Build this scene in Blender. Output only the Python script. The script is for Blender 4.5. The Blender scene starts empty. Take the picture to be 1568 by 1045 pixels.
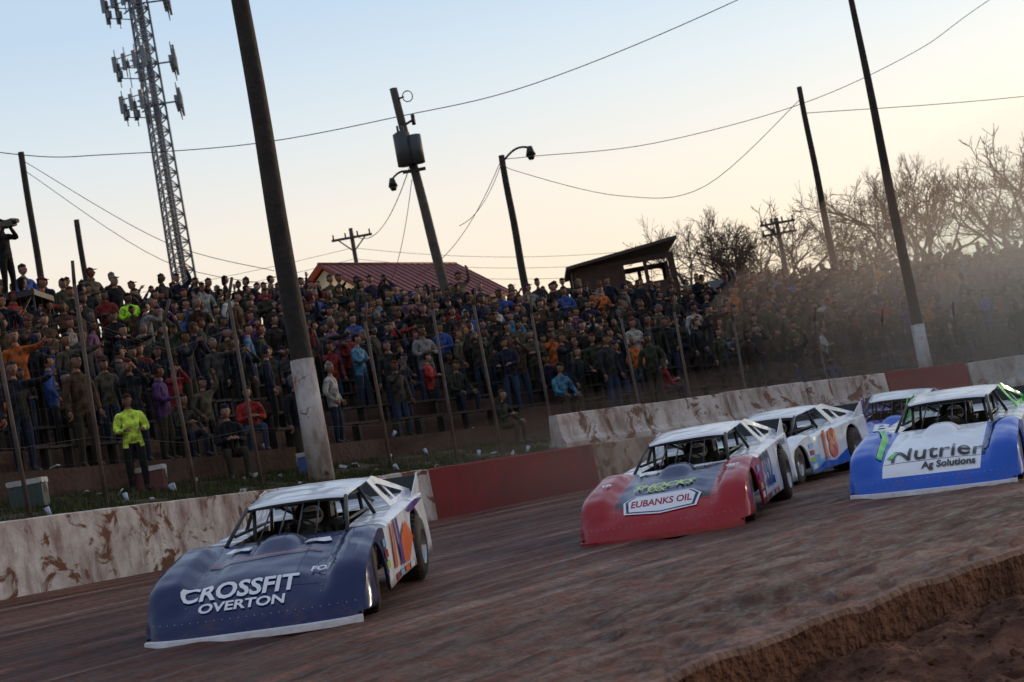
import bpy, bmesh, math, random
from mathutils import Vector, Matrix, Euler
from mathutils.bvhtree import BVHTree
random.seed(7)
S=bpy.context.scene
col=S.collection
S.view_settings.view_transform='Standard'; S.view_settings.look='None'; S.view_settings.exposure=0
# ------------------------------------------------------------------ helpers
def new_obj(name,data,parent=None,loc=None):
    o=bpy.data.objects.new(name,data); col.objects.link(o)
    if parent: o.parent=parent
    if loc is not None: o.location=loc
    return o
def empty(name,loc=(0,0,0)):
    e=bpy.data.objects.new(name,None); e.empty_display_size=.3; col.objects.link(e); e.location=loc; return e
def finish(bm,name,mats,parent=None,smooth=False,loc=None):
    me=bpy.data.meshes.new(name); bm.normal_update(); bm.to_mesh(me); bm.free()
    for m in mats: me.materials.append(m)
    if smooth:
        for p in me.polygons: p.use_smooth=True
    return new_obj(name,me,parent,loc)
def box(bm,c,s,mi=0,rot=None):
    vs=[]
    for x in(-.5,.5):
        for y in(-.5,.5):
            for z in(-.5,.5):
                v=Vector((x*s[0],y*s[1],z*s[2]))
                if rot is not None: v=rot@v
                vs.append(bm.verts.new(v+Vector(c)))
    for f in((0,1,3,2),(4,6,7,5),(0,4,5,1),(2,3,7,6),(0,2,6,4),(1,5,7,3)):
        bm.faces.new([vs[i] for i in f]).material_index=mi
def tube(bm,p0,p1,r0,r1=None,n=8,mi=0,cap=True,smooth=True):
    if r1 is None:r1=r0
    p0=Vector(p0);p1=Vector(p1);d=(p1-p0)
    if d.length<1e-6:return
    d.normalize()
    a=d.orthogonal().normalized();b=d.cross(a)
    A=[];B=[]
    for i in range(n):
        t=2*math.pi*i/n;o=a*math.cos(t)+b*math.sin(t)
        A.append(bm.verts.new(p0+o*r0));B.append(bm.verts.new(p1+o*r1))
    for i in range(n):
        j=(i+1)%n
        f=bm.faces.new((A[i],A[j],B[j],B[i]));f.material_index=mi;f.smooth=smooth
    if cap:
        bm.faces.new(A[::-1]).material_index=mi;bm.faces.new(B).material_index=mi
def extr(bm,pts,off,mi=0):
    A=[bm.verts.new(p) for p in pts];B=[bm.verts.new(Vector(p)+Vector(off)) for p in pts]
    bm.faces.new(A).material_index=mi;bm.faces.new(B[::-1]).material_index=mi
    n=len(pts)
    for i in range(n):
        j=(i+1)%n
        bm.faces.new((A[j],A[i],B[i],B[j])).material_index=mi
def interp(x,pts):
    if x<=pts[0][0]:return pts[0][1]
    for (a,b),(c,d) in zip(pts,pts[1:]):
        if x<=c: return b+(d-b)*(x-a)/(c-a)
    return pts[-1][1]
def sm(t):
    t=max(0,min(1,t));return t*t*(3-2*t)
# ------------------------------------------------------------------ materials
def mat(name,base=(.5,.5,.5),rough=.6,metal=0,spec=.5,coat=0,noise=0,nscale=5,c2=None,bump=0,bscale=20,emit=None,estr=0):
    m=bpy.data.materials.new(name);m.use_nodes=True;nt=m.node_tree;b=nt.nodes['Principled BSDF']
    b.inputs['Base Color'].default_value=(*base,1);b.inputs['Roughness'].default_value=rough
    b.inputs['Metallic'].default_value=metal;b.inputs['Specular IOR Level'].default_value=spec
    b.inputs['Coat Weight'].default_value=coat;b.inputs['Coat Roughness'].default_value=.12
    tc=nt.nodes.new('ShaderNodeTexCoord')
    if c2 is not None or noise:
        n=nt.nodes.new('ShaderNodeTexNoise');n.inputs['Scale'].default_value=nscale;n.inputs['Detail'].default_value=6;n.inputs['Roughness'].default_value=.65
        nt.links.new(tc.outputs['Object'],n.inputs['Vector'])
        r=nt.nodes.new('ShaderNodeValToRGB');r.color_ramp.elements[0].position=.38;r.color_ramp.elements[1].position=.66
        cc=c2 if c2 is not None else tuple(x*(1-noise) for x in base)
        r.color_ramp.elements[0].color=(*base,1);r.color_ramp.elements[1].color=(*cc,1)
        nt.links.new(n.outputs['Fac'],r.inputs['Fac']);nt.links.new(r.outputs['Color'],b.inputs['Base Color'])
    if bump:
        n=nt.nodes.new('ShaderNodeTexNoise');n.inputs['Scale'].default_value=bscale;n.inputs['Detail'].default_value=5
        nt.links.new(tc.outputs['Object'],n.inputs['Vector'])
        bp=nt.nodes.new('ShaderNodeBump');bp.inputs['Strength'].default_value=bump;bp.inputs['Distance'].default_value=.05
        nt.links.new(n.outputs['Fac'],bp.inputs['Height']);nt.links.new(bp.outputs['Normal'],b.inputs['Normal'])
    if emit: b.inputs['Emission Color'].default_value=(*emit,1);b.inputs['Emission Strength'].default_value=estr
    return m
def paint(name,c):
    m=mat(name,c,rough=.25,coat=0,spec=.42);nt=m.node_tree;b=nt.nodes['Principled BSDF']
    tc=nt.nodes.new('ShaderNodeTexCoord')
    n=nt.nodes.new('ShaderNodeTexNoise');n.inputs['Scale'].default_value=3.5;n.inputs['Detail'].default_value=9;n.inputs['Roughness'].default_value=.72
    nt.links.new(tc.outputs['Object'],n.inputs['Vector'])
    sx=nt.nodes.new('ShaderNodeSeparateXYZ');nt.links.new(tc.outputs['Object'],sx.inputs[0])
    mr=nt.nodes.new('ShaderNodeMapRange');mr.inputs['From Min'].default_value=.45;mr.inputs['From Max'].default_value=.05;mr.inputs['To Min'].default_value=-.10;mr.inputs['To Max'].default_value=.20
    nt.links.new(sx.outputs['Z'],mr.inputs['Value'])
    ad=nt.nodes.new('ShaderNodeMath');nt.links.new(n.outputs['Fac'],ad.inputs[0]);nt.links.new(mr.outputs[0],ad.inputs[1])
    r=nt.nodes.new('ShaderNodeValToRGB');r.color_ramp.elements[0].position=.57;r.color_ramp.elements[1].position=.95
    r.color_ramp.elements[0].color=(0,0,0,1);r.color_ramp.elements[1].color=(.6,.6,.6,1)
    nt.links.new(ad.outputs[0],r.inputs['Fac'])
    mx=nt.nodes.new('ShaderNodeMix');mx.data_type='RGBA';mx.inputs['A'].default_value=(*c,1);mx.inputs['B'].default_value=(.16,.075,.05,1)
    nt.links.new(r.outputs['Color'],mx.inputs['Factor']);nt.links.new(mx.outputs['Result'],b.inputs['Base Color'])
    m2=nt.nodes.new('ShaderNodeMapRange');m2.inputs['To Min'].default_value=.20;m2.inputs['To Max'].default_value=.8
    nt.links.new(r.outputs['Color'],m2.inputs['Value']);nt.links.new(m2.outputs[0],b.inputs['Roughness'])
    n4=nt.nodes.new('ShaderNodeTexNoise');n4.inputs['Scale'].default_value=2.4;n4.inputs['Detail'].default_value=1
    nt.links.new(tc.outputs['Object'],n4.inputs['Vector'])
    bp=nt.nodes.new('ShaderNodeBump');bp.inputs['Strength'].default_value=.5;bp.inputs['Distance'].default_value=.10
    nt.links.new(n4.outputs['Fac'],bp.inputs['Height']);nt.links.new(bp.outputs['Normal'],b.inputs['Normal'])
    return m
def wallmat(name,c,mud=.5,mudc=(.16,.065,.038)):
    m=bpy.data.materials.new(name);m.use_nodes=True;nt=m.node_tree;b=nt.nodes['Principled BSDF'];b.inputs['Roughness'].default_value=.85
    b.inputs['Specular IOR Level'].default_value=.25
    tc=nt.nodes.new('ShaderNodeTexCoord')
    def noise(sc,det,dist=0,vec=None):
        n=nt.nodes.new('ShaderNodeTexNoise');n.inputs['Scale'].default_value=sc;n.inputs['Detail'].default_value=det;n.inputs['Distortion'].default_value=dist;n.inputs['Roughness'].default_value=.66
        nt.links.new(vec or tc.outputs['Object'],n.inputs['Vector']);return n
    def ramp(src,a,bb):
        r=nt.nodes.new('ShaderNodeValToRGB');r.color_ramp.elements[0].position=a;r.color_ramp.elements[1].position=bb
        nt.links.new(src,r.inputs['Fac']);return r
    def mix(fac,a,bb):
        x=nt.nodes.new('ShaderNodeMix');x.data_type='RGBA'
        nt.links.new(fac,x.inputs['Factor'])
        for k,v in(('A',a),('B',bb)):
            if isinstance(v,tuple): x.inputs[k].default_value=(*v,1)
            else: nt.links.new(v,x.inputs[k])
        return x.outputs['Result']
    stain=ramp(noise(1.1,8,.6).outputs['Fac'],.40,.62)
    c1=mix(stain.outputs['Color'],c,tuple(x*.55+y*.4 for x,y in zip(c,mudc)))
    mp=nt.nodes.new('ShaderNodeMapping');mp.inputs['Scale'].default_value=(1,1,.3);nt.links.new(tc.outputs['Object'],mp.inputs[0])
    drip=ramp(noise(4,8,0,mp.outputs[0]).outputs['Fac'],.52-.06*mud,.76-.04*mud)
    c2=mix(drip.outputs['Color'],c1,mudc)
    blot=ramp(noise(2.0,12,.8).outputs['Fac'],.665-.13*mud,.70-.12*mud)
    c3=mix(blot.outputs['Color'],c2,mudc)
    nt.links.new(c3,b.inputs['Base Color'])
    bp=nt.nodes.new('ShaderNodeBump');bp.inputs['Strength'].default_value=.6;bp.inputs['Distance'].default_value=.03
    nt.links.new(noise(9,8).outputs['Fac'],bp.inputs['Height']);nt.links.new(bp.outputs['Normal'],b.inputs['Normal'])
    return m
M_black=mat('black_steel',(.012,.012,.014),.5)
M_tire=mat('tyre_rubber',(.015,.014,.014),.8,c2=(.07,.038,.027),nscale=6)
M_rim=mat('wheel_metal',(.45,.46,.48),.35,metal=.8)
M_wood=mat('creosote_wood',(.016,.012,.010),.85,c2=(.036,.026,.021),nscale=3,bump=.4,bscale=12)
M_woodl=mat('weathered_wood',(.06,.05,.044),.9,c2=(.10,.08,.068),nscale=3,bump=.4)
M_wire=mat('wire_black',(.02,.02,.022),.6)
M_galv=mat('galvanised_steel',(.20,.22,.25),.5,metal=.3,noise=.3)
M_mesh=mat('weathered_fence_wire',(.06,.055,.05),.7)
M_white=mat('dirty_white',(.5,.47,.45),.6,noise=.3)
M_postw=wallmat('pole_base_white_paint',(.52,.48,.46),.75)
M_rust=mat('rusty_post',(.07,.05,.042),.8,c2=(.13,.09,.07),nscale=4)
# ------------------------------------------------------------------ path curves
OUT=[(-24,-12,1.95,2.95),(-18,0,1.8,2.75),(-12.2,10.5,1.65,2.6),(-6.98,20,1.49,2.46),(-4.07,25.5,1.37,2.31),(-2.06,29,1.29,2.22),(1.08,33,1.25,2.15),(7.33,38,1.05,1.96),(13,41,.8,1.67),(25,45.5,.7,1.5),(45,50,.7,1.4)]
INN=[(-13,-16,.72),(-8,-6,.72),(-4.2,1,.72),(-2,5,.72),(-.7,7.2,.72),(.42,8.6,.72),(1.54,9.8,.72),(3.41,11.6,.73),(7,14.8,.54),(13,19.5,.45),(24,25,.45)]
def cr(P,u):
    n=len(P)-1;u=max(0,min(n-1e-6,u));i=int(u);t=u-i
    a=P[max(i-1,0)];b=P[i];c=P[i+1];d=P[min(i+2,n)]
    return [.5*((2*b[k])+(c[k]-a[k])*t+(2*a[k]-5*b[k]+4*c[k]-d[k])*t*t+(3*b[k]-a[k]-3*c[k]+d[k])*t**3) for k in range(len(b))]
def outer(u): return cr(OUT,u)
def nrm(u):
    a=cr(OUT,u-.25);b=cr(OUT,u+.25);t=Vector((b[0]-a[0],b[1]-a[1]));t.normalize();return Vector((-t.y,t.x))
def hill(u,d,dz=0):
    o=outer(u);n=nrm(u);return Vector((o[0]+n.x*d,o[1]+n.y*d,dz))
def Rr(u): return interp(u,[(3,5.1),(5,5.1),(6,4.7),(7,4.1),(8,3.7),(10,3.4)])
def tread(u,k): return outer(u)[3]-.1+Rr(u)*(.11+.089*(k+1))
us=[i*.05 for i in range(201)]
# ------------------------------------------------------------------ ground pieces
def uvmesh(name,rows,mats,smooth=True,uvf=None,mif=None):
    bm=bmesh.new();uv=bm.loops.layers.uv.new('UVMap')
    V=[[bm.verts.new(p) for p in r] for r in rows]
    for i in range(len(V)-1):
        for j in range(len(V[0])-1):
            f=bm.faces.new((V[i][j],V[i+1][j],V[i+1][j+1],V[i][j+1]));f.smooth=smooth
            if mif: f.material_index=mif(i,j)
            for l,(a,b) in zip(f.loops,((i,j),(i+1,j),(i+1,j+1),(i,j+1))):
                l[uv].uv=uvf(a,b) if uvf else (a,b)
    return finish(bm,name,mats)
ust=[i*.025 for i in range(401)]
arc=[0]
for a,b in zip(ust,ust[1:]):
    p=cr(OUT,a);q=cr(OUT,b);arc.append(arc[-1]+math.hypot(q[0]-p[0],q[1]-p[1])*.75)
rows=[];NT=200
def trackpt(u,t):
    o=outer(u);i=cr(INN,u);z=i[2]+(o[2]-i[2])*t**1.7
    return Vector((i[0]+(o[0]-i[0])*t,i[1]+(o[1]-i[1])*t,z))
from mathutils import noise as mn
for i,u in enumerate(ust):
    r=[]
    for j in range(NT+1):
        t=j/NT;p=trackpt(u,t)
        p.z+=.035*mn.noise(Vector((arc[i]*.10,t*30,0)))*(1 if 0<j<NT else 0)
        if t<.5 and j>0: p.z+=(.06*mn.fractal(Vector((arc[i]*.22,t*46,3)),1,2,3)+.045*mn.fractal(Vector((p.x*2.6,p.y*2.6,8)),1,2,4))*(1-t/.5)
        r.append(p)
    rows.append(r)
mt=bpy.data.materials.new('clay_track');mt.use_nodes=True;nt=mt.node_tree;b=nt.nodes['Principled BSDF']
def N(t,**k):
    n=nt.nodes.new(t)
    for a,v in k.items():
        n.inputs[a].default_value=v
    return n
def rampn(src,els):
    r=nt.nodes.new('ShaderNodeValToRGB');e=r.color_ramp.elements
    e[0].position=els[0][0];e[0].color=(*els[0][1],1);e[1].position=els[-1][0];e[1].color=(*els[-1][1],1)
    for p,c in els[1:-1]:
        x=e.new(p);x.color=(*c,1)
    nt.links.new(src,r.inputs['Fac']);return r
def mixn(a,bb,mode='MULTIPLY',fac=1):
    m=nt.nodes.new('ShaderNodeMix');m.data_type='RGBA';m.blend_type=mode;m.inputs['Factor'].default_value=fac
    nt.links.new(a,m.inputs['A']);nt.links.new(bb,m.inputs['B']);return m.outputs['Result']
uvn=nt.nodes.new('ShaderNodeUVMap');tc=nt.nodes.new('ShaderNodeTexCoord')
mp=N('ShaderNodeMapping',Scale=(.14,3.2,1));nt.links.new(uvn.outputs[0],mp.inputs[0])
n1=N('ShaderNodeTexNoise',Scale=1.0,Detail=8.0,Roughness=.66,Distortion=.2);nt.links.new(mp.outputs[0],n1.inputs['Vector'])
mpb=N('ShaderNodeMapping',Scale=(1.4,7.0,1),Rotation=(0,0,.05));nt.links.new(uvn.outputs[0],mpb.inputs[0])
n5=N('ShaderNodeTexNoise',Scale=1.0,Detail=6.0,Roughness=.7);nt.links.new(mpb.outputs[0],n5.inputs['Vector'])
n2=N('ShaderNodeTexNoise',Scale=11.0,Detail=9.0,Roughness=.78);nt.links.new(tc.outputs['Object'],n2.inputs['Vector'])
n3=N('ShaderNodeTexNoise',Scale=.35,Detail=3.0);nt.links.new(tc.outputs['Object'],n3.inputs['Vector'])
r1=rampn(n1.outputs['Fac'],[(.38,(.085,.026,.015)),(.47,(.19,.068,.043)),(.55,(.28,.118,.082)),(.64,(.46,.29,.235))])
r3=rampn(n3.outputs['Fac'],[(.38,(.66,.54,.50)),(.62,(1.12,1.05,1.02))])
r2=rampn(n2.outputs['Fac'],[(.36,(.45,.42,.40)),(.50,(.95,.95,.95)),(.64,(1.4,1.4,1.4))])
r5=rampn(n5.outputs['Fac'],[(.38,(.5,.46,.44)),(.52,(1,1,1)),(.66,(1.4,1.4,1.4))])
res=mixn(mixn(mixn(r1.outputs['Color'],r3.outputs['Color']),r2.outputs['Color']),r5.outputs['Color'],fac=.85)
nt.links.new(res,b.inputs['Base Color'])
rr=rampn(n5.outputs['Fac'],[(.40,(.42,.42,.42)),(.62,(.8,.8,.8))]);nt.links.new(rr.outputs['Color'],b.inputs['Roughness'])
b.inputs['Specular IOR Level'].default_value=.24
ad=nt.nodes.new('ShaderNodeMath');ad.operation='MULTIPLY_ADD';ad.inputs[1].default_value=.6;nt.links.new(n2.outputs['Fac'],ad.inputs[0]);nt.links.new(n1.outputs['Fac'],ad.inputs[2])
ad2=nt.nodes.new('ShaderNodeMath');ad2.operation='MULTIPLY_ADD';ad2.inputs[1].default_value=.8;nt.links.new(n5.outputs['Fac'],ad2.inputs[0]);nt.links.new(ad.outputs[0],ad2.inputs[2])
bp=N('ShaderNodeBump',Strength=1.0,Distance=.18);nt.links.new(ad2.outputs[0],bp.inputs['Height']);nt.links.new(bp.outputs['Normal'],b.inputs['Normal'])
track=uvmesh('dirt_track',rows,[mt],uvf=lambda a,b:(arc[a],b*NT**-1*14))
dg=bpy.context.evaluated_depsgraph_get()
bvh=BVHTree.FromObject(track,dg)
M_soil=mat('dark_soil',(.07,.028,.017),.95,spec=.15,c2=(.22,.10,.06),nscale=3.5,bump=1.0,bscale=14)
M_soil.node_tree.nodes['Bump'].inputs['Distance'].default_value=.15
bm=bmesh.new()
def axis(lo,hi,a,b_,s,c):
    g=[-1500,-400,-120,-60];x=lo
    while x<hi:
        g.append(x);x+=s if a<=x<b_ else c
    return g+[40,60,120,400,1500]
gx=axis(-31,31,-1,8,.08,1.0);gy=axis(-31,31,4,14,.08,1.0)
def gzf(x,y):
    if abs(x)<31.5 and y<31.5:
        lim=.46 if y<16 else .2
        return lim+.15*mn.fractal(Vector((x*.9,y*.9,0)),1,2,5)*(1 if y<16 else .4)+.07*mn.fractal(Vector((x*4,y*4,2)),.8,2,4)
    return 0
V=[[bm.verts.new((x,y,gzf(x,y))) for y in gy] for x in gx]
for i in range(len(gx)-1):
    for j in range(len(gy)-1):
        f=bm.faces.new((V[i][j],V[i+1][j],V[i+1][j+1],V[i][j+1]));f.smooth=True
finish(bm,'ground',[M_soil])
bm=bmesh.new()
for k in range(1800):
    u=random.uniform(3.5,8);i0=cr(INN,u);a=cr(INN,u+.1);t=Vector((a[0]-i0[0],a[1]-i0[1]));t.normalize();n=Vector((t.y,-t.x))
    d=random.uniform(.2,3.4);s=random.uniform(.006,.022)*(1.8 if random.random()<.06 else 1)
    c=Vector((i0[0]+n.x*d,i0[1]+n.y*d,0));c.z=gzf(c.x,c.y)
    m_=Matrix.Translation(c)@Euler((random.random()*3,random.random()*3,0)).to_matrix().to_4x4()@Matrix.Diagonal((s*1.4,s,s*.8,1))
    bmesh.ops.create_icosphere(bm,subdivisions=1,radius=1,matrix=m_)
finish(bm,'dirt_clods',[M_soil])
M_curb=mat('muddy_timber_edge',(.20,.11,.085),.85,c2=(.08,.04,.028),nscale=3,bump=.6,bscale=14)
rows=[]
for i in range(401):
    u=i*.025
    i0=cr(INN,u);a=cr(INN,u+.1);b_=cr(INN,u-.1);t=Vector((a[0]-b_[0],a[1]-b_[1]));t.normalize();n=Vector((t.y,-t.x))
    w=.03*mn.fractal(Vector((i0[0]*1.6,i0[1]*1.6,5)),1,2,3)
    rows.append([Vector((i0[0]+n.x*d,i0[1]+n.y*d,i0[2]+z)) for d,z in((-.06,-.3),(-.05,.01+w),(.0,.03+w),(.04,.02+w),(.05,-.02+w),(.02+w,-.6))])
uvmesh('track_curb',rows,[M_curb,M_soil],smooth=False,mif=lambda i,j:1 if j==4 else 0)
# hillside
M_grass=mat('hill_grass',(.035,.04,.016),.95,c2=(.08,.048,.032),nscale=1.2,bump=.8,bscale=15,spec=.2)
M_terr=mat('terrace_dirt',(.055,.029,.022),.95,c2=(.09,.052,.04),nscale=1.0,bump=.6,bscale=10,spec=.2)
M_field=mat('far_field',(.07,.06,.035),.95,c2=(.10,.08,.05),nscale=.05)
def hz(u,d):
    return outer(u)[3]-.1+Rr(u)*.11*(min(d,3)/3)
ds=[.10,.5,1,1.5,2,2.5,3.0]
prof=[(d,('g',d)) for d in ds]
for k in range(10): prof+=[(3.0+k+.03,('t',k)),(4.0+k,('t',k))]
for d in(16,20,30,60,150,400,900): prof.append((d,('f',d)))
rows=[]
for u in us:
    r=[]
    for d,(ty,v) in prof:
        if ty=='g': z=hz(u,d)+.03*mn.noise(Vector((u*9,d*2,0)))
        elif ty=='t': z=tread(u,v)
        else: z=tread(u,9)+(6.2-tread(u,9))*sm((v-16)/40)
        r.append(hill(u,d,z))
    rows.append(r)
uvmesh('spectator_hill',rows,[M_grass,M_terr,M_field],smooth=False,mif=lambda i,j:0 if j<6 else(1 if j<27 else 2))
bm=bmesh.new()
for k in range(42000):
    u=random.uniform(2.6,8.2);d=random.uniform(.15,3.0)
    if mn.noise(Vector((u*6,d*1.3,1)))<-.15: continue
    z=hz(u,d);p=hill(u,d,z-.01);h=random.uniform(.04,.14);a=random.random()*6.28;w=.012
    q=p+Vector((random.uniform(-.05,.05),random.uniform(-.05,.05),h))
    o=Vector((math.cos(a)*w,math.sin(a)*w,0))
    f=bm.faces.new((bm.verts.new(p-o),bm.verts.new(p+o),bm.verts.new(q)));f.material_index=random.choice((0,0,0,1))
finish(bm,'grass',[mat('grass_green',(.035,.05,.014),.9,spec=.2),mat('grass_dry',(.10,.075,.04),.9,spec=.2)])
# ------------------------------------------------------------------ walls
M_ww=wallmat('dirty_white_wall',(.66,.58,.54),.90);M_wr=wallmat('red_wall',(.24,.028,.03),.3,(.12,.04,.03));M_wt=wallmat('stained_tan_wall',(.42,.30,.24),.9)
M_wc=wallmat('plain_barrier',(.52,.47,.43),.35)
prof=[(-.0,-.25,0),(-.02,0,0),(-.02,.3,0),(.0,.78,0),(.0,1,0),(.05,1.0,.02),(.18,1.0,.02),(.22,1,0),(.22,.0,0)]
rows=[];uf=[i*.04 for i in range(251)]
for u in uf:
    o=outer(u);r=[]
    for d,h,e in prof:
        zz=o[2]+(o[3]-o[2])*h+e+(.02*mn.noise(Vector((u*9,h*3,0))))
        r.append(hill(u,d,zz))
    rows.append(r)
def wm(i,j):
    u=uf[i]
    return 0 if u<5.02 else (1 if u<6.02 else (2 if u<7.1 else 1 if u<7.9 else 3))
uvmesh('track_wall',rows,[M_ww,M_wr,M_wt,M_wc],smooth=False,mif=wm)
root=empty('jersey_barrier')
u=5.97;k=0
jp=[(.0,0),(.0,.16),(.10,.32),(.15,.98),(.18,1.0),(.36,1.0),(.39,.98),(.44,.32),(.54,.16),(.54,0)]
while u<9.6:
    L=2.6 if k<8 else 3.2
    u2=u
    o=outer(u)
    while math.hypot(outer(u2)[0]-o[0],outer(u2)[1]-o[1])<L: u2+=.01
    bm=bmesh.new();secs=[]
    yo=random.uniform(-.03,.03);zo=random.uniform(-.02,.02)
    for q in range(7):
        uu=u+(u2-.012-u)*q/6;hh=interp(uu,[(5.9,.74),(7,.78),(8,.84),(9,.85)]);zt=outer(uu)[3]
        secs.append([bm.verts.new(hill(uu,.30+d+yo,zt+z*hh+zo+(.01*mn.noise(Vector((uu*20,d*9,z))) if z>.5 else 0))) for d,z in jp])
    for a,b_ in zip(secs,secs[1:]):
        for j in range(len(jp)-1): bm.faces.new((a[j],b_[j],b_[j+1],a[j+1]))
    bm.faces.new(secs[0]);bm.faces.new(secs[-1][::-1])
    mm_=M_wc
    if u<7.05: mm_=M_ww
    elif u<7.75: mm_=M_wr
    finish(bm,'segment_%d'%(k+1),[mm_],root);k+=1
    u=u2
# ------------------------------------------------------------------ fence
def find_u(bearing,d):
    lo,hi=2.0,9.8
    for _ in range(40):
        m_=(lo+hi)/2;p=hill(m_,d)
        if p.x/p.y<bearing: lo=m_
        else: hi=m_
    return lo
fence=empty('catch_fence')
bm=bmesh.new();tops=[]
for i,be in enumerate([-.46,-.41,-.365,-.322,-.273,-.215,-.173,-.09,-.048,-.019,.015,.073,.105,.14,.193,.235,.28,.34]):
    u=find_u(be,1.1);p=hill(u,1.1,0);zb=hz(u,1.1);H=3.3+random.uniform(-.25,.3) if be<.02 else 2.7+random.uniform(-.3,.3)
    if be>.2:H=2.3
    b0=Vector((p.x,p.y,zb-.2));b1=b0+Vector((0,0,H));n=nrm(u);b2=b1+Vector((-n.x*.1,-n.y*.1,.35))
    b1+=Vector((random.uniform(-.12,.12),0,0))
    tube(bm,b0,b1,.034,.03,8);tube(bm,b1,b2,.03,.026,8);tops.append((b0,b1,b2))
finish(bm,'posts',[M_rust],fence)
bm=bmesh.new()
for (a0,a1,a2),(c0,c1,c2) in zip(tops,tops[1:]):
    for h in(.35,.85): tube(bm,a0.lerp(a1,h),c0.lerp(c1,h),.004,n=4,cap=False)
    nn=12
    for q in range(nn):
        t=q/nn;tube(bm,a0.lerp(c0,t)+Vector((0,0,.2)),a1.lerp(c1,t),.0012,n=3,cap=False)
    for q in range(1,12): tube(bm,a0.lerp(a1,q/12),c0.lerp(c1,q/12),.0012,n=3,cap=False)
finish(bm,'wire_mesh',[M_mesh],fence)
# ------------------------------------------------------------------ poles
def pole(name,x,y,z0,z1,r0,r1,m=M_wood,white=None,lean=(0,0)):
    e=empty(name,(x,y,z0))
    bm=bmesh.new();n=14;H=z1-z0
    ring=[]
    for i in range(n+1):
        c=Vector((lean[0]*i/n+.012*math.sin(i*.9),lean[1]*i/n,H*i/n-(.6 if i==0 else 0)));r_=r0+(r1-r0)*i/n
        ring.append([bm.verts.new(c+Vector((math.cos(a/12*6.2832)*r_,math.sin(a/12*6.2832)*r_,0))) for a in range(12)])
    for A,B in zip(ring,ring[1:]):
        for a in range(12):
            f=bm.faces.new((A[a],A[(a+1)%12],B[(a+1)%12],B[a]));f.smooth=True
    bm.faces.new(ring[-1])
    finish(bm,'shaft',[m],e)
    if white:
        bm=bmesh.new();tube(bm,(0,0,-.3),(0,0,white),r0+.03,r0+.008,14);finish(bm,'painted_base',[M_postw],e)
    return e
pole('wooden_light_pole',-3.77,28,2.5,13.5,.21,.15,white=2.05)
pole('wooden_light_pole',11.1,43.3,2.4,15.5,.17,.065,white=1.45)
pole('utility_pole',-17.5,60,6.3,17.4,.15,.12)
pole('utility_pole',-16.31,62,6.3,14.8,.13,.11)
pt=pole('utility_pole',-1.94,60,6.2,17.25,.22,.15,m=M_woodl,lean=(-.85,0))
bm=bmesh.new()
tube(bm,(-.85,-.35,7.9),(-.85,-.35,9.15),.33,n=16);tube(bm,(-.85,-.35,9.15),(-.85,-.35,9.27),.33,.1,n=16)
tube(bm,(-.38,-.4,7.9),(-.38,-.4,9.0),.27,n=16)
for dx in(-.95,-.75): tube(bm,(dx,-.3,9.2),(dx,-.3,9.5),.045,n=8)
finish(bm,'transformer',[mat('transformer_grey',(.05,.055,.06),.6)],pt)
def lamp_arm(e,base,tip,m=M_black):
    bm=bmesh.new();base=Vector(base);tip=Vector(tip)
    prev=base
    for i in range(1,9):
        t=i/8;p=base.lerp(tip,t)+Vector((0,0,.28*math.sin(t*math.pi*.85)))
        tube(bm,prev,p,.04,n=6);prev=p
    tube(bm,prev+Vector((0,0,.05)),prev+Vector((0,0,-.28)),.09,.19,n=12);tube(bm,prev+Vector((0,0,-.28)),prev+Vector((0,0,-.44)),.17,.09,n=12)
    finish(bm,'lamp_head',[m],e)
lamp_arm(pt,(-.6,0,7.6),(-1.5,-.3,7.35))
bm=bmesh.new()
box(bm,(-.6,-.15,7.7),(.9,.1,.12));box(bm,(-.75,0,9.6),(.1,.6,.1));
for a in range(10):
    t=a/10*6.28;tube(bm,(-.35+.2*math.cos(t),-.2,10.6+.22*math.sin(t)),(-.35+.2*math.cos(t+.63),-.2,10.6+.22*math.sin(t+.63)),.025,n=4)
tube(bm,(-.8,0,10.6),(-.5,-.2,10.6),.04,n=5);tube(bm,(-.8,0,9.5),(-.3,0,9.7),.05,n=5);tube(bm,(-.3,0,9.5),(-.3,0,9.9),.08,n=6)
finish(bm,'brackets',[M_black],pt)
pl=pole('street_lamp',.82,56,6.2,13.1,.15,.11)
lamp_arm(pl,(0,0,6.65),(1.05,-.1,6.85))
pole('utility_pole',12.72,60,5.8,14.45,.15,.10)
for x,z1,zz in((-9.84,20.6,19.9),(19.9,15.9,15.5)):
    e=pole('utility_pole',x,110,6.2,z1,.2,.14,m=M_woodl)
    bm=bmesh.new();w=2.9 if x<0 else 2.5
    for h in((0,) if x<0 else (0,-.75)):
        box(bm,(0,-.2,zz-6.2+h),(w,.14,.16))
        for i in range(4): tube(bm,(-w/2+.15+i*(w-.3)/3,-.2,zz-6.2+h+.08),(-w/2+.15+i*(w-.3)/3,-.2,zz-6.2+h+.4),.06,n=6)
    tube(bm,(-w*.35,-.2,zz-6.2),(0,-.15,zz-7.2),.05,n=5);tube(bm,(w*.35,-.2,zz-6.2),(0,-.15,zz-7.2),.05,n=5)
    finish(bm,'crossarm',[M_woodl],e)
wires=empty('overhead_wires')
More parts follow.
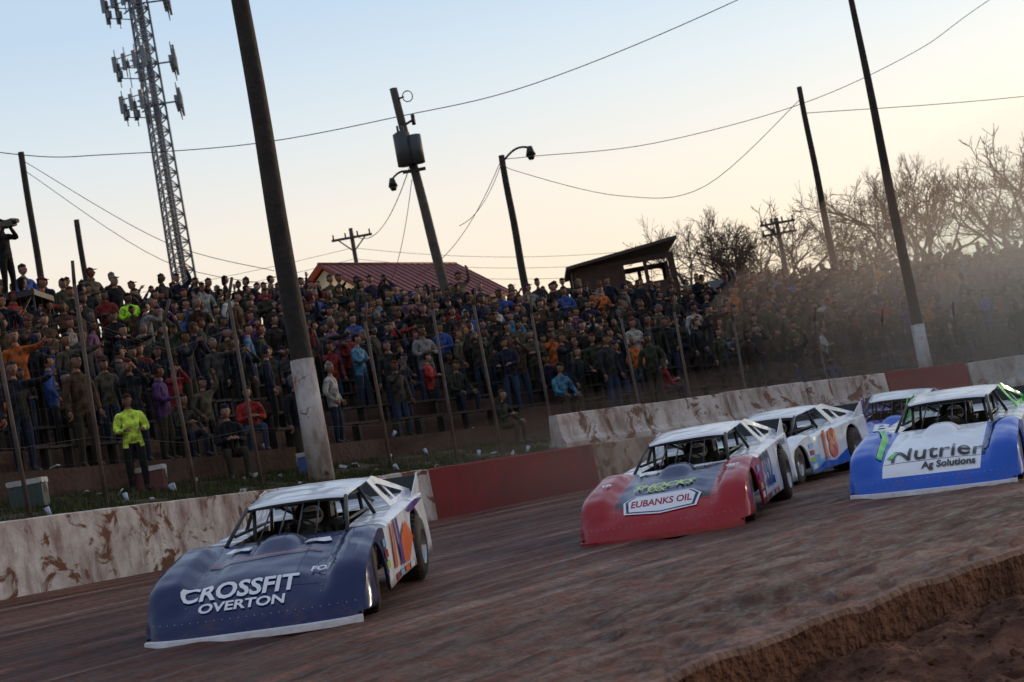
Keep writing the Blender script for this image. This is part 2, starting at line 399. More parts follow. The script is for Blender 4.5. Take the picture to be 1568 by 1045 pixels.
def wire(pts,r=.016,sag=None,name='wire'):
    cu=bpy.data.curves.new(name,'CURVE');cu.dimensions='3D';cu.bevel_depth=r;cu.bevel_resolution=0
    if sag is not None:
        a,b_=Vector(pts[0]),Vector(pts[1]);P_=[a.lerp(b_,i/24)-Vector((0,0,4*sag*(i/24)*(1-i/24))) for i in range(25)]
    else:
        P_=[Vector(cr(pts,i/8)) for i in range(8*(len(pts)-1)+1)]
    sp=cu.splines.new('POLY');sp.points.add(len(P_)-1)
    for q,p in zip(sp.points,P_): q.co=(*p,1)
    cu.materials.append(M_wire);new_obj(name,cu,wires)
wire([(-24,60,19.5),(-17.5,60,17.3),(-14.17,60,16.70),(-8.47,60,16.09),(-2.92,60,16.12),(2.69,60,16.45),(11.04,60,18.27),(22,60,21.5)],.018)
wire([(.9,56,12.95),(2.08,56.5,12.95),(6.52,58,12.92),(12.62,60,13.77),(17.37,60,14.99),(20.64,60,16.49),(30,60,20.5)],.013)
wire([(.9,56,12.85),(1.24,56,12.45),(4.95,58,11.19),(8.28,59,11.14),(12.72,60,14.0)],.013)
wire([(12.72,60,13.4),(21.18,60,12.51),(32,60,12.0)],.014)
wire([(-17.4,60,17.0),(-12.59,60,12.95),(-8.55,60,11.04)],.013)
wire([(-17.4,60,16.6),(-12.7,60,12.2),(-8.3,60,10.4)],.012)
wire([(-2.7,60,14.1),(-9.6,109,19.9)],.022,sag=1.2)
wire([(-2.7,60,13.6),(-5,68,10.5)],.014,sag=.5)
wire([(.82,56,13.0),(-3.5,67,10.8)],.016,sag=.7)
wire([(.82,56,12.9),(-1.2,60.1,11.5)],.014,sag=.4)
for i in range(3):
    z=19.2-i*.8
    wire([(-60,112,z+3),(-9.9,110,z)],.014,sag=1.5);wire([(-9.9,110,z),(19.9,110,z-4.0)],.014,sag=1.3);wire([(19.9,110,z-4.0),(60,112,z-6)],.014,sag=1.5)
# ------------------------------------------------------------------ cell tower
tw=empty('cell_tower',(-30.3,150,5.5))
bm=bmesh.new();H=58;w0=1.5;w1=1.0
def leg(a,h):
    w=w0+(w1-w0)*h/H;t=a*2.0944+.4;return Vector((w*math.cos(t),w*math.sin(t),h))
nst=42
for a in range(3):
    tube(bm,leg(a,0),leg(a,H),.15,.11,n=6)
    for i in range(nst):
        h0=H*i/nst;h1=H*(i+1)/nst
        tube(bm,leg(a,h0),leg((a+1)%3,h0),.06,n=4,cap=False)
        tube(bm,leg(a,h0),leg((a+1)%3,h1),.06,n=4,cap=False);tube(bm,leg((a+1)%3,h0),leg(a,h1),.06,n=4,cap=False)
tube(bm,(.1,.2,0),(.1,.2,H-2),.22,n=6);tube(bm,(.5,-.2,0),(.5,-.2,H-8),.15,n=6)
finish(bm,'lattice_mast',[M_galv],tw)
bm=bmesh.new()
for hc,rad,ph in((37.3,2.5,2.4),(41.3,2.6,2.5),(47.5,2.9,2.6),(50.2,2.4,1.9),(53.5,2.6,2.2)):
    for a in range(3):
        t=a*2.0944+.15;c=Vector((math.cos(t)*rad,math.sin(t)*rad,hc));tg=Vector((-math.sin(t),math.cos(t),0))
        tube(bm,(0,0,hc),c,.09,n=5)
        for zz in(-.55,.55): tube(bm,c-tg*1.8+Vector((0,0,zz)),c+tg*1.8+Vector((0,0,zz)),.06,n=5)
        for q in(-1.7,-.6,.6,1.7):
            p=c+tg*q;tube(bm,p-Vector((0,0,ph*.6)),p+Vector((0,0,ph*.6)),.05,n=5)
            if random.random()<.9:
                box(bm,p+Vector((math.cos(t),math.sin(t),0))*.22,(.22,.40,ph*random.uniform(.6,.9)),1,Matrix.Rotation(t,3,'Z'))
                box(bm,p-Vector((math.cos(t),math.sin(t),0))*.2+Vector((0,0,-.2)),(.28,.4,.7),1,Matrix.Rotation(t,3,'Z'))
finish(bm,'antenna_arrays',[M_galv,M_galv],tw)
# ------------------------------------------------------------------ buildings
M_roofred=mat('red_metal_roof',(.17,.03,.026),.6,noise=.25,nscale=1)
M_siding=mat('cream_siding',(.30,.29,.27),.8,noise=.15);M_brown=mat('brown_boards',(.065,.03,.026),.8,noise=.4,nscale=3)
M_glass=mat('dark_window',(.02,.025,.03),.15);M_lit=mat('lit_lamp',(1,.8,.5),emit=(1,.72,.35),estr=6)
h=empty('red_roof_house',(-4.9,72.2,6.2));h.rotation_euler=(0,0,math.radians(54))
bm=bmesh.new()
box(bm,(0,0,1.95),(9.2,5.6,3.9))
for sx in(-4.6,4.6): extr(bm,[(sx,-2.8,3.9),(sx,2.8,3.9),(sx,0,5.75)],(.02 if sx<0 else -.02,0,0))
finish(bm,'walls',[M_siding],h)
bm=bmesh.new()
for sg in(-1,1):
    extr(bm,[(-4.9,sg*3.3,3.72),(4.9,sg*3.3,3.72),(4.9,0,5.92),(-4.9,0,5.92)],(0,0,.1))
    for i in range(21):
        x=-4.85+i*.485;tube(bm,(x,sg*3.28,3.85),(x,sg*.05,6.03),.025,n=4)
tube(bm,(-4.9,0,6.03),(4.9,0,6.03),.07,n=6)
finish(bm,'roof',[M_roofred],h)
bm=bmesh.new()
for x in(-3.2,-1.2,.8): box(bm,(x,-2.82,2.6),(1.0,.06,1.2),0);box(bm,(x,-2.84,2.6),(1.14,.04,.06),1);box(bm,(x,-2.84,3.22),(1.2,.08,.09),1);box(bm,(x,-2.84,1.98),(1.2,.1,.09),1)
box(bm,(2.8,-2.82,1.05),(.95,.06,2.1),2)
finish(bm,'windows_and_door',[M_glass,M_siding,M_brown],h)
bm=bmesh.new();box(bm,(-4.72,-.6,4.55),(.16,.45,.3),0);box(bm,(-.2,-3.0,3.45),(.5,.12,.12),0);finish(bm,'porch_lights',[M_lit],h)
L=bpy.data.lights.new('porch_bulb','POINT');L.energy=50;L.color=(1,.7,.35);L.shadow_soft_size=.15;new_obj('porch_bulb',L,h,(-5.1,-.6,4.3))
s=empty('press_box',(4.85,62,5.75))
bm=bmesh.new()
x0,x1=-2.0,1.8
for y in(-1.6,1.6):
    box(bm,((x0+x1)/2,y,1.15),(x1-x0,.12,2.3));box(bm,((x0+x1)/2,y,3.22),(x1-x0,.12,.2))
    for x in(x0+.04,-.15,.75,x1-.04): box(bm,(x,y-.01,2.7),(.14,.13,.85))
    box(bm,((x0-.15)/2,y+.005,2.72),(-.15-x0,.1,.95))
for x in(x0-.05,x1+.05): box(bm,(x,0,1.15),(.12,3.2,2.3));box(bm,(x,-.9,2.8),(.12,1.2,1.0));box(bm,(x,1.3,2.8),(.12,.5,1.0))
finish(bm,'walls',[M_brown],s)
bm=bmesh.new()
extr(bm,[(-2.3,-2.1,3.28),(2.1,-2.1,3.74),(2.1,2.1,3.74),(-2.3,2.1,3.28)],(0,0,.12))
finish(bm,'roof',[mat('dark_roof_edge',(.05,.035,.032),.7)],s)
bm=bmesh.new()
tube(bm,(-2.7,-1.9,0),(-2.7,-1.9,2.6),.04,n=5)
for zz in(1.2,1.8,2.4): tube(bm,(-2.7,-1.9,zz),(-2.1,-1.7,zz),.03,n=4)
finish(bm,'railing',[M_black],s)
s=empty('storage_building',(13.6,95,5.2))
bm=bmesh.new();box(bm,(0,0,2.2),(4.6,5,4.4));finish(bm,'walls',[M_brown],s)
bm=bmesh.new()
for sg in(-1,1): extr(bm,[(-2.6,sg*2.9,4.3),(2.6,sg*2.9,4.3),(2.6,0,5.6),(-2.6,0,5.6)],(0,0,.12))
finish(bm,'roof',[mat('dark_shingle',(.05,.05,.052),.9)],s)
bm=bmesh.new();box(bm,(-1.2,-2.53,1.9),(1.2,.05,1.0));box(bm,(1,-2.53,1.6),(1.6,.05,2.6));finish(bm,'door_and_window',[M_glass],s)
sc=empty('scaffold_platform',(-10.75,34,5.2))
bm=bmesh.new()
box(bm,(0,0,2.3),(1.7,1.4,.12))
for x in(-.8,.8):
    for y in(-.65,.65): tube(bm,(x,y,-.8),(x,y,3.3 if x<0 else 2.4),.03,n=6)
for y in(-.65,.65): tube(bm,(-.8,y,0),(.8,y,2.3),.025,n=5);tube(bm,(.8,y,0),(-.8,y,2.3),.025,n=5)
for zz in(2.8,3.25): tube(bm,(-.8,-.65,zz),(-.8,.65,zz),.025,n=5)
finish(bm,'frame',[M_black],sc)
# ------------------------------------------------------------------ bare trees
M_bark=mat('bare_bark',(.17,.125,.10),.95,noise=.35,spec=.1)
def tree_mesh(seed,H,name,cap=9500):
    rnd=random.Random(seed);bm=bmesh.new();cnt=0
    Q=[(Vector((0,0,-.3)),Vector((0,0,1)),H*.22,H*.018,0)];qi=0
    while qi<len(Q) and cnt<cap:
        p,d,L,r,lv=Q[qi];qi+=1
        n=3;q=p
        for i in range(n):
            d2=(d+Vector((rnd.gauss(0,.2),rnd.gauss(0,.2),rnd.gauss(.03,.12)))).normalized()
            e=q+d2*L/n;ra=max(.016,r*(1-.3/n*i));rb=max(.010,r*(1-.3/n*(i+1)))
            tube(bm,q,e,ra,rb,n=6 if lv<2 else 3,cap=False);cnt+=1
            q=e;d=d2
            if lv>=1 and lv<7 and rnd.random()<.4:
                sd=(d*.7+Vector((rnd.gauss(0,.8),rnd.gauss(0,.8),rnd.gauss(.15,.35)))).normalized();Q.append((q,sd,L*rnd.uniform(.45,.7),r*.45,lv+1))
        if lv<7:
            for k in range(rnd.choice((2,2,3)) if lv else 4):
                s_=.50 if lv<2 else .5
                sd=(d+Vector((rnd.gauss(0,s_),rnd.gauss(0,s_),rnd.gauss(.05,.2)))).normalized()
                Q.append((q,sd,L*rnd.uniform(.62,.84),r*.6,lv+1))
    zm=max(v.co.z for v in bm.verts)
    xm=sorted(abs(v.co.x) for v in bm.verts)[int(len(bm.verts)*.97)]
    fx_=min(1.0,(H*.36)/(xm*H/zm))
    for v in bm.verts:
        v.co*=H/zm;k_=1-(1-fx_)*min(1,max(0,v.co.z)/(H*.3));v.co.x*=k_;v.co.y*=k_
    me=bpy.data.meshes.new(name);bm.to_mesh(me);bm.free();me.materials.append(M_bark);return me
TM=[tree_mesh(i*11+3,15,'bare_tree_mesh_%d'%i) for i in range(4)]
for i,(x,y,s,rz) in enumerate([(16.2,130,1.0,0),(19.0,131,.95,2),(25.2,130,.95,1),(28.6,133,1.03,3),(31.9,128,1.05,5),(35.6,131,1.04,2.2),(45.5,130,1.14,0.5),(49,134,1.05,3.3),(40.5,145,.5,1),(54,140,1.1,2)]):
    o=new_obj('bare_tree',TM[i%4],None,(x,y,6.0));o.scale=(s,s,s);o.rotation_euler=(0,0,rz)
bm=bmesh.new()
for k in range(4200):
    x=random.gauss(-22,4) if random.random()<.3 else random.uniform(-60,70);hh=(3.5 if x<10 else 7.5)+1.8*mn.noise(Vector((x*.2,0,0)));z=6.2+random.random()**.7*hh
    p=Vector((x,160+random.uniform(-3,3),z));d=Vector((random.gauss(0,.5),random.gauss(0,.5),1)).normalized()*random.uniform(.5,1.6);tube(bm,p,p+d,.05,.015,n=3,cap=False)
finish(bm,'distant_brush',[M_bark])
# ------------------------------------------------------------------ people
def ramp_random(name,cols,mul,rough=.85,usecol=False):
    m=bpy.data.materials.new(name);m.use_nodes=True;nt=m.node_tree;b=nt.nodes['Principled BSDF'];b.inputs['Roughness'].default_value=rough
    b.inputs['Specular IOR Level'].default_value=.15
    oi=nt.nodes.new('ShaderNodeObjectInfo')
    if usecol:
        tc=nt.nodes.new('ShaderNodeTexCoord');n=nt.nodes.new('ShaderNodeTexNoise');n.inputs['Scale'].default_value=9;nt.links.new(tc.outputs['Object'],n.inputs['Vector'])
        mr=nt.nodes.new('ShaderNodeMapRange');mr.inputs['From Min'].default_value=.35;mr.inputs['From Max'].default_value=.65;mr.inputs['To Min'].default_value=.45;mr.inputs['To Max'].default_value=1.6;nt.links.new(n.outputs['Fac'],mr.inputs['Value'])
        mx=nt.nodes.new('ShaderNodeVectorMath');mx.operation='SCALE';nt.links.new(oi.outputs['Color'],mx.inputs[0]);nt.links.new(mr.outputs[0],mx.inputs['Scale'])
        nt.links.new(mx.outputs[0],b.inputs['Base Color']);return m
    mu=nt.nodes.new('ShaderNodeMath');mu.operation='MULTIPLY';mu.inputs[1].default_value=mul;nt.links.new(oi.outputs['Random'],mu.inputs[0])
    fr=nt.nodes.new('ShaderNodeMath');fr.operation='FRACT';nt.links.new(mu.outputs[0],fr.inputs[0])
    r=nt.nodes.new('ShaderNodeValToRGB');r.color_ramp.interpolation='CONSTANT';e=r.color_ramp.elements
    e[0].position=0;e[0].color=(*cols[0],1);e[1].position=1/len(cols);e[1].color=(*cols[1],1)
    for i,c in enumerate(cols[2:]): x=e.new((i+2)/len(cols));x.color=(*c,1)
    nt.links.new(fr.outputs[0],r.inputs['Fac']);nt.links.new(r.outputs['Color'],b.inputs['Base Color']);return m
P_jack=ramp_random('jacket_cloth',[],1,usecol=True)
P_pant=ramp_random('trouser_cloth',[(.013,.018,.036),(.02,.033,.065),(.009,.009,.010),(.03,.045,.085),(.035,.028,.02),(.013,.018,.036),(.015,.015,.015)],13.7)
P_skin=ramp_random('skin',[(.26,.135,.09),(.22,.11,.075),(.29,.16,.12),(.13,.065,.04)],5.3,rough=.55)
P_hair=ramp_random('hair_or_cap',[(.012,.009,.007),(.025,.016,.010),(.009,.009,.010),(.05,.034,.02),(.012,.016,.04),(.12,.11,.10),(.009,.009,.010),(.08,.012,.012),(.018,.021,.018)],29.1)
P_shoe=mat('shoe_leather',(.02,.017,.015),.6);P_eye=mat('eye_mouth_dark',(.02,.012,.01),.4)
PM=[P_jack,P_pant,P_skin,P_hair,P_shoe,P_eye]
def head(bm,c,yaw,pitch,style):
    R=Matrix.Translation(c)@Euler((pitch,0,yaw)).to_matrix().to_4x4()
    tmp=bmesh.new();bmesh.ops.create_uvsphere(tmp,u_segments=14,v_segments=11,radius=1)
    for v in tmp.verts:
        x,y,z=v.co;w=1-.22*max(0,-z)
        v.co=Vector((x*.076*w,(y*.096+ (.012 if z<-.3 and y>0 else 0))*(1 if y<0 else .95),z*.118))
        if y>.8 and abs(x)<.3 and -.35<z<.1: v.co.y+=.02
    vm={}
    for v in tmp.verts: vm[v.index]=bm.verts.new(R@v.co)
    for f in tmp.faces:
        c_=f.calc_center_median();n=bm.faces.new([vm[v.index] for v in f.verts]);n.smooth=True
        hair=c_.z>.055 or (c_.y<-.02 and c_.z>-.05) 
        n.material_index=3 if hair else 2
    tmp.free()
    def part(pc,sc_,mi):
        m_=R@Matrix.Translation(pc)@Matrix.Diagonal((*sc_,1))
        r=bmesh.ops.create_icosphere(bm,subdivisions=1,radius=1,matrix=m_)
        for v in r['verts']:
            for f in v.link_faces: f.material_index=mi;f.smooth=True
    part((0,.1,-.012),(.013,.018,.022),2)
    for sx in(-1,1):
        part((sx*.03,.086,.008),(.013,.008,.008),5);part((sx*.077,-.005,-.005),(.01,.02,.03),2)
    part((0,.09,-.055),(.025,.007,.006),5)
    part((0,-.01,.05),(.084,.105,.085),3)
    if style=='cap': part((0,.1,.06),(.065,.075,.01),3)
    if style=='long': part((0,-.055,-.06),(.082,.055,.13),3)
    if style=='beanie': part((0,-.005,.075),(.084,.1,.075),3)
    if style=='hood': part((0,-.03,.02),(.1,.1,.14),0)
def hand(bm,w,d,side,mi=2):
    d=Vector(d).normalized()
    f=Vector((0,1,0));s_=(f-d*f.dot(d))
    if s_.length<.2: s_=Vector((1,0,0))-d*d.x
    s_.normalize();nrm_=d.cross(s_)*side
    p0=w-d*.01;p1=w+d*.085
    tube(bm,p0,p1,.026,.036,n=6,mi=mi)
    for k,(o,L_) in enumerate(((-.03,.062),(-.01,.075),(.01,.078),(.03,.07))):
        a=p1+s_*o-d*.012;b_=a+d*L_*.5+nrm_*.01;c=b_+d*L_*.42+nrm_*.028
        tube(bm,a,b_,.0095,.009,n=5,mi=mi);tube(bm,b_,c,.009,.007,n=5,mi=mi)
    a=w+d*.025+s_*.025;b_=a+d*.03+s_*.03+nrm_*.008;c=b_+d*.028+s_*.006+nrm_*.012
    tube(bm,a,b_,.012,.0105,n=5,mi=mi);tube(bm,b_,c,.0105,.008,n=5,mi=mi)
def person_mesh(name,arms,sit=False,style='cap',bulk=1.0,hy=0,hp=0,wide=0,helmet=False,lean=0,mats=None):
    B=bmesh.new();sk=B.verts.layers.skin.verify()
    J={};lab=[]
    zo=-.45 if sit else 0
    def j(n,co,r,par=None,l=0):
        v=B.verts.new(co);v[sk].radius=(r,r);J[n]=v
        if par: B.edges.new((J[par],v));lab.append((J[par].co.copy(),v.co.copy(),l))
        return v
    pz=.95+zo
    def L_(z): return lean*(z-.95)
    v=j('pel',(0,0,pz),.145*bulk);v[sk].use_root=True
    j('wai',(0,L_(1.13),1.13+zo),.14*bulk,'pel',0);j('che',(0,L_(1.33),1.33+zo),.165*bulk,'wai',0);j('nec',(0,L_(1.49)+.01,1.49+zo),.062,'che',0);j('nek2',(0,L_(1.57)+.02,1.56+zo),.052,'nec',2)
    for sx,nm in((-1,'L'),(1,'R')):
        j('sh'+nm,(sx*.175,L_(1.41),1.41+zo),.078*bulk,'che',0)
        e,w=arms[0 if sx<0 else 1]
        e=Vector((sx*e[0],e[1]+L_(1.1),e[2]+zo));w=Vector((sx*w[0],w[1]+L_(1.1),w[2]+zo))
        j('el'+nm,e,.056*bulk,'sh'+nm,0);j('wr'+nm,w,.038,'el'+nm,0)
        if sit:
            j('hp'+nm,(sx*.1,.05,pz-.02),.1*bulk,'pel',1);j('kn'+nm,(sx*(.15+wide),.45,pz+.02),.07,'hp'+nm,1);j('an'+nm,(sx*(.14+wide),.42,.09),.047,'kn'+nm,1);j('to'+nm,(sx*(.16+wide),.58,.045),.038,'an'+nm,4)
        else:
            j('hp'+nm,(sx*.095,0,.87),.1*bulk,'pel',1);j('kn'+nm,(sx*(.115+wide*.5),.025,.49),.07,'hp'+nm,1);j('an'+nm,(sx*(.12+wide),-.01,.1),.048,'kn'+nm,1);j('to'+nm,(sx*(.15+wide),.15,.045),.038,'an'+nm,4)
    me=bpy.data.meshes.new('t');hands=[]
    for sx,nm in((-1,'L'),(1,'R')): hands.append((J['wr'+nm].co.copy(),J['wr'+nm].co-J['el'+nm].co,sx))
    hc=J['nek2'].co.copy();B.to_mesh(me);B.free()
    o=bpy.data.objects.new('t',me);col.objects.link(o)
    mo=o.modifiers.new('s','SKIN');mo.use_smooth_shade=True;mo.branch_smoothing=.6
    o.modifiers.new('u','SUBSURF').levels=1
    dg=bpy.context.evaluated_depsgraph_get();m2=bpy.data.meshes.new_from_object(o.evaluated_get(dg))
    bpy.data.objects.remove(o)
    bm=bmesh.new();bm.from_mesh(m2);bpy.data.meshes.remove(m2)
    for f in bm.faces:
        c=f.calc_center_median();best=9;bl=0
        for a,b_,l in lab:
            ab=b_-a;t=max(0,min(1,(c-a).dot(ab)/ab.length_squared));dd=(c-a-ab*t).length
            if dd<best:best=dd;bl=l
        f.material_index=bl;f.smooth=True
        if bl==1 and c.z>pz-.1 and not sit: f.material_index=0
    for w,d,sx in hands: hand(bm,w,d,sx,2 if not helmet else 4)
    hc+=Vector((0,.012,.10))
    if not helmet: head(bm,hc,hy,hp,style)
    else:
        r=bmesh.ops.create_uvsphere(bm,u_segments=16,v_segments=12,radius=1,matrix=Matrix.Translation(hc)@Matrix.Diagonal((.135,.155,.15,1)))
        for v in r['verts']:
            if v.co.z<hc.z-.08: v.co.y+=.02
            for f in v.link_faces:
                f.smooth=True;cc=f.calc_center_median()-hc
                f.material_index=5 if (cc.y>.07 and -.03<cc.z<.06) else 3
    me=bpy.data.meshes.new(name);bm.to_mesh(me);bm.free()
    for m_ in (mats or PM): me.materials.append(m_)
    return me
A_down=((.26,.0,1.12),(.27,.08,.88));A_pock=((.29,-.05,1.14),(.2,.1,.95));A_cross=((.26,.08,1.13),(.06,.25,1.16));A_phone=((.24,.2,1.25),(.08,.33,1.5))
A_up=((.3,.12,1.55),(.24,.16,1.8));A_hip=((.37,-.06,1.16),(.2,.05,1.0));A_hold=((.25,.06,1.12),(.14,.3,1.12));A_eye=((.26,.2,1.32),(.07,.2,1.58));A_point=((.3,.25,1.4),(.35,.5,1.45))
ST=[person_mesh('stander_%d'%i,*a) for i,a in enumerate([
 ((A_down,A_down),False,'cap',1.0,.2),((A_pock,A_pock),False,'hair',1.1,-.3),((A_cross,A_cross),False,'beanie',1.15,.4,0,.03),((A_down,A_phone),False,'cap',1.0,.1),
 ((A_pock,A_pock),False,'hood',1.12,-.5),((A_hold,A_down),False,'long',.92,.3),((A_eye,A_eye),False,'cap',1.05,0),((A_hip,A_hold),False,'cap',1.2,.6,0,.05),
 ((A_cross,A_cross),False,'long',.9,-.2),((A_up,A_pock),False,'cap',1.0,.1),((A_hold,A_hold),False,'cap',1.1,-.4,-.1),((A_point,A_down),False,'hair',1.05,-.3),((A_pock,A_down),False,'beanie',1.0,.7)])]
S_knee=((.25,.12,1.15),(.16,.38,1.02));S_hold=((.24,.1,1.13),(.08,.3,1.18))
SI=[person_mesh('sitter_%d'%i,*a) for i,a in enumerate([
 ((S_knee,S_knee),True,'cap',1.1,.2,-.1,.05,False,.15),((S_hold,S_hold),True,'beanie',1.1,-.3,0,.0),((S_knee,S_hold),True,'long',.95,.3,0,0,False,.1),((S_hold,S_knee),True,'cap',1.15,0,-.2,.06,False,.25)])]
dark=[(.009,.009,.011),(.013,.014,.018),(.010,.012,.022),(.018,.018,.019),(.020,.013,.010),(.032,.026,.022),(.018,.022,.014),(.035,.034,.034),(.009,.009,.010),(.05,.030,.018),(.028,.032,.02),(.013,.013,.028),(.06,.05,.035)]
brt=[(.24,.02,.02),(.18,.014,.018),(.16,.02,.02),(.03,.06,.2),(.25,.24,.22),(.14,.135,.13),(.30,.08,.02),(.05,.14,.22),(.09,.04,.08),(.06,.025,.09),(.34,.33,.31)]
neon=[(.35,.65,.04),(.5,.65,.08)]
crowd=empty('spectator_crowd')
cnt=0
for k in range(-1,12):
    d=3.5+k if k>=0 else 2.5
    u=1.6
    while u<9.7:
        p=hill(u,d+random.uniform(-.25,.25))
        a=outer(u);b_=outer(u+.05);stp=math.hypot(b_[0]-a[0],b_[1]-a[1])*(1+d*.02)/.05
        gap=random.uniform(.36,.62)+(.2 if k<1 else 0)
        u+=gap/stp
        if p.y<4: continue
        be=p.x/p.y
        if be<-.44 or be>.44: continue
        pr={-1:.2,0:.6,1:.8,2:.92}.get(k,.97)
        if u>4.4 and k<2: pr*=.7
        if k==10: pr=.85
        if k==11: pr=.5
        if mn.noise(Vector((u*3,k*.6,7)))>.36: pr*=.4
        if random.random()>pr: continue
        z=tread(u,min(k,9)) if k>=0 else hz(u,2.5)
        sit=random.random()<(.22 if k<4 else .08 if k<10 else 0)
        if k==-1: sit=random.random()<.4
        n=nrm(u);yaw=math.atan2(-n.y,-n.x)-math.pi/2+random.gauss(0,.6)
        me=random.choice(SI if sit else ST)
        o=new_obj('spectator',me,crowd,(p.x,p.y,z-.02))
        s=random.gauss(1,.07);s=max(.76,min(1.14,s))
        o.scale=(s*random.uniform(.95,1.1),s,s);o.rotation_euler=(0,0,yaw)
        q=random.random()
        c=random.choice(dark) if q<.83 else (random.choice(brt) if q<.992 else random.choice(neon))
        o.color=(*c,1);cnt+=1
print('people',cnt)
bm=bmesh.new()
for k in range(10):
    for i in range(30,190,2):
        u=i*.05
        p=hill(u,3.5+k-.02);q=hill(u+.1,3.5+k-.02)
        if p.y<4 or abs(p.x/p.y)>.5 or (i//2+k)%7==0: continue
        z=tread(u,k)+.40;dv=q-p;L_=dv.length;ang=math.atan2(dv.y,dv.x)
        box(bm,((p.x+q.x)/2,(p.y+q.y)/2,z),(L_*.98,.24,.05),0,Matrix.Rotation(ang,3,'Z'))
        box(bm,(p.x,p.y,z-.21),(.08,.2,.37),0,Matrix.Rotation(ang,3,'Z'))
finish(bm,'bleacher_benches',[mat('bench_wood',(.035,.024,.02),.9,noise=.4)])
o=new_obj('camera_operator',ST[6],None,(-10.62,34,5.2+2.36));o.rotation_euler=(0,0,math.radians(-120));o.color=(.012,.012,.014,1)
bm=bmesh.new();box(bm,(0,.28,1.62),(.14,.34,.16));tube(bm,(0,.45,1.62),(0,.56,1.62),.05,n=10);finish(bm,'video_camera',[M_black],o)
bm=bmesh.new()
for k in range(50):
    u=random.uniform(2.8,7.5);d=random.uniform(.4,4);z=hz(u,d) if d<=3 else tread(u,0)
    p=hill(u,d,z+.04)
    R_=Euler((random.gauss(0,.5),random.gauss(0,.5),random.random()*3)).to_matrix()
    if k%3: box(bm,p,(random.uniform(.08,.18),random.uniform(.05,.12),.02),0,R_)
    else: tube(bm,p,p+R_@Vector((0,0,.13)),.03,.04,n=8,mi=1)
finish(bm,'litter',[mat('paper_white',(.4,.4,.38),.8),mat('paper_cup',(.35,.4,.5),.6)])
for (u,d,c) in((3.35,1.9,(.03,.05,.05)),(3.9,2.3,(.1,.02,.02)),(4.9,2.2,(.04,.08,.25))):
    p=hill(u,d,hz(u,d));e=empty('cooler',p);bm=bmesh.new();box(bm,(0,0,.17),(.5,.3,.34));bmesh.ops.bevel(bm,geom=bm.edges[:],offset=.02,segments=2);finish(bm,'tub',[mat('cooler_body',c,.5)],e)
    bm=bmesh.new();box(bm,(0,0,.385),(.53,.33,.08));bmesh.ops.bevel(bm,geom=bm.edges[:],offset=.02,segments=2);tube(bm,(-.28,0,.2),(-.28,0,.36),.015,n=6);tube(bm,(.28,0,.2),(.28,0,.36),.015,n=6);finish(bm,'lid',[M_white],e)
# ------------------------------------------------------------------ race cars
ZC=[(-2.35,.99),(-1.5,.95),(-.2,.88),(.75,.83),(1.2,.735),(1.7,.62),(2.05,.51),(2.3,.35),(2.43,.21),(2.5,.10)]
HW=[(-2.35,.95),(0,.96),(.8,1.0),(1.6,1.04),(2.2,1.05),(2.5,1.02)]
def hw(y): return interp(y,HW)
def topz(fx,y):
    a=abs(fx);z=interp(y,ZC)
    z=sum(interp(y+o,ZC) for o in(-.08,-.04,0,.04,.08))/5 if y<2.4 else z
    bul=.12*sm((y-.5)/.6)*sm((2.42-y)/.4)
    z+=bul*sm((a-.62)/.12)
    z-=.05*sm((a-.93)/.07)
    z+=.04*sm((y-.8)/.4)*sm((2.2-y)/.3)*sm((.5-a)/.14)
    return z
def warp(fx,y): return y-.16*abs(fx)**4*sm((y-1.7)/.8)
def H(x,y):
    fx=x/hw(y);yy=y
    for _ in range(4): yy=y+(yy-warp(fx,yy))
    return topz(fx,yy)
def sidex(y,z):
    zt=topz(1,y);t=max(0,min(1,(zt-z)/max(.05,zt-.1)));return hw(y)+.05*math.sin(t*1.3)
def slice_map(bm,step,fn):
    bmesh.ops.triangulate(bm,faces=bm.faces[:])
    xs=[v.co.x for v in bm.verts];ys=[v.co.y for v in bm.verts]
    for ax,lo,hi in((0,min(xs),max(xs)),(1,min(ys),max(ys))):
        k=math.floor(lo/step)+1
        while k*step<hi:
            co=Vector((k*step,0,0)) if ax==0 else Vector((0,k*step,0));no=Vector((1,0,0)) if ax==0 else Vector((0,1,0))
            bmesh.ops.bisect_plane(bm,geom=bm.verts[:]+bm.edges[:]+bm.faces[:],plane_co=co,plane_no=no,dist=1e-5)
            k+=1
    for v in bm.verts: v.co=fn(v.co.x,v.co.y)
def text_bm(txt,size,shear=0,off=.02,sx=1):
    cu=bpy.data.curves.new('t','FONT');cu.body=txt;cu.size=size;cu.align_x='CENTER';cu.align_y='CENTER';cu.offset=off*size;cu.shear=shear;cu.resolution_u=3
    o=bpy.data.objects.new('t',cu);col.objects.link(o);dg=bpy.context.evaluated_depsgraph_get();me=bpy.data.meshes.new_from_object(o.evaluated_get(dg))
    bm=bmesh.new();bm.from_mesh(me);bpy.data.objects.remove(o);bpy.data.meshes.remove(me)
    for v in bm.verts: v.co.x*=sx
    return bm
def poly_bm(pts):
    bm=bmesh.new();bm.faces.new([bm.verts.new((x,y,0)) for x,y in pts]);return bm
PC={}
def pc(name):
    tab=dict(navy=(.005,.014,.08),white=(.78,.78,.82),red=(.34,.005,.012),black=(.008,.008,.011),blue=(.008,.09,.50),green=(.04,.5,.06),orange=(.8,.15,.02),cyan=(.10,.38,.62),purple=(.08,.02,.28),yellow=(.45,.62,.03),grey=(.2,.2,.22),dblue=(.005,.016,.09),lblue=(.22,.46,.78))
    if name not in PC: PC[name]=paint('paint_'+name,tab[name])
    return PC[name]
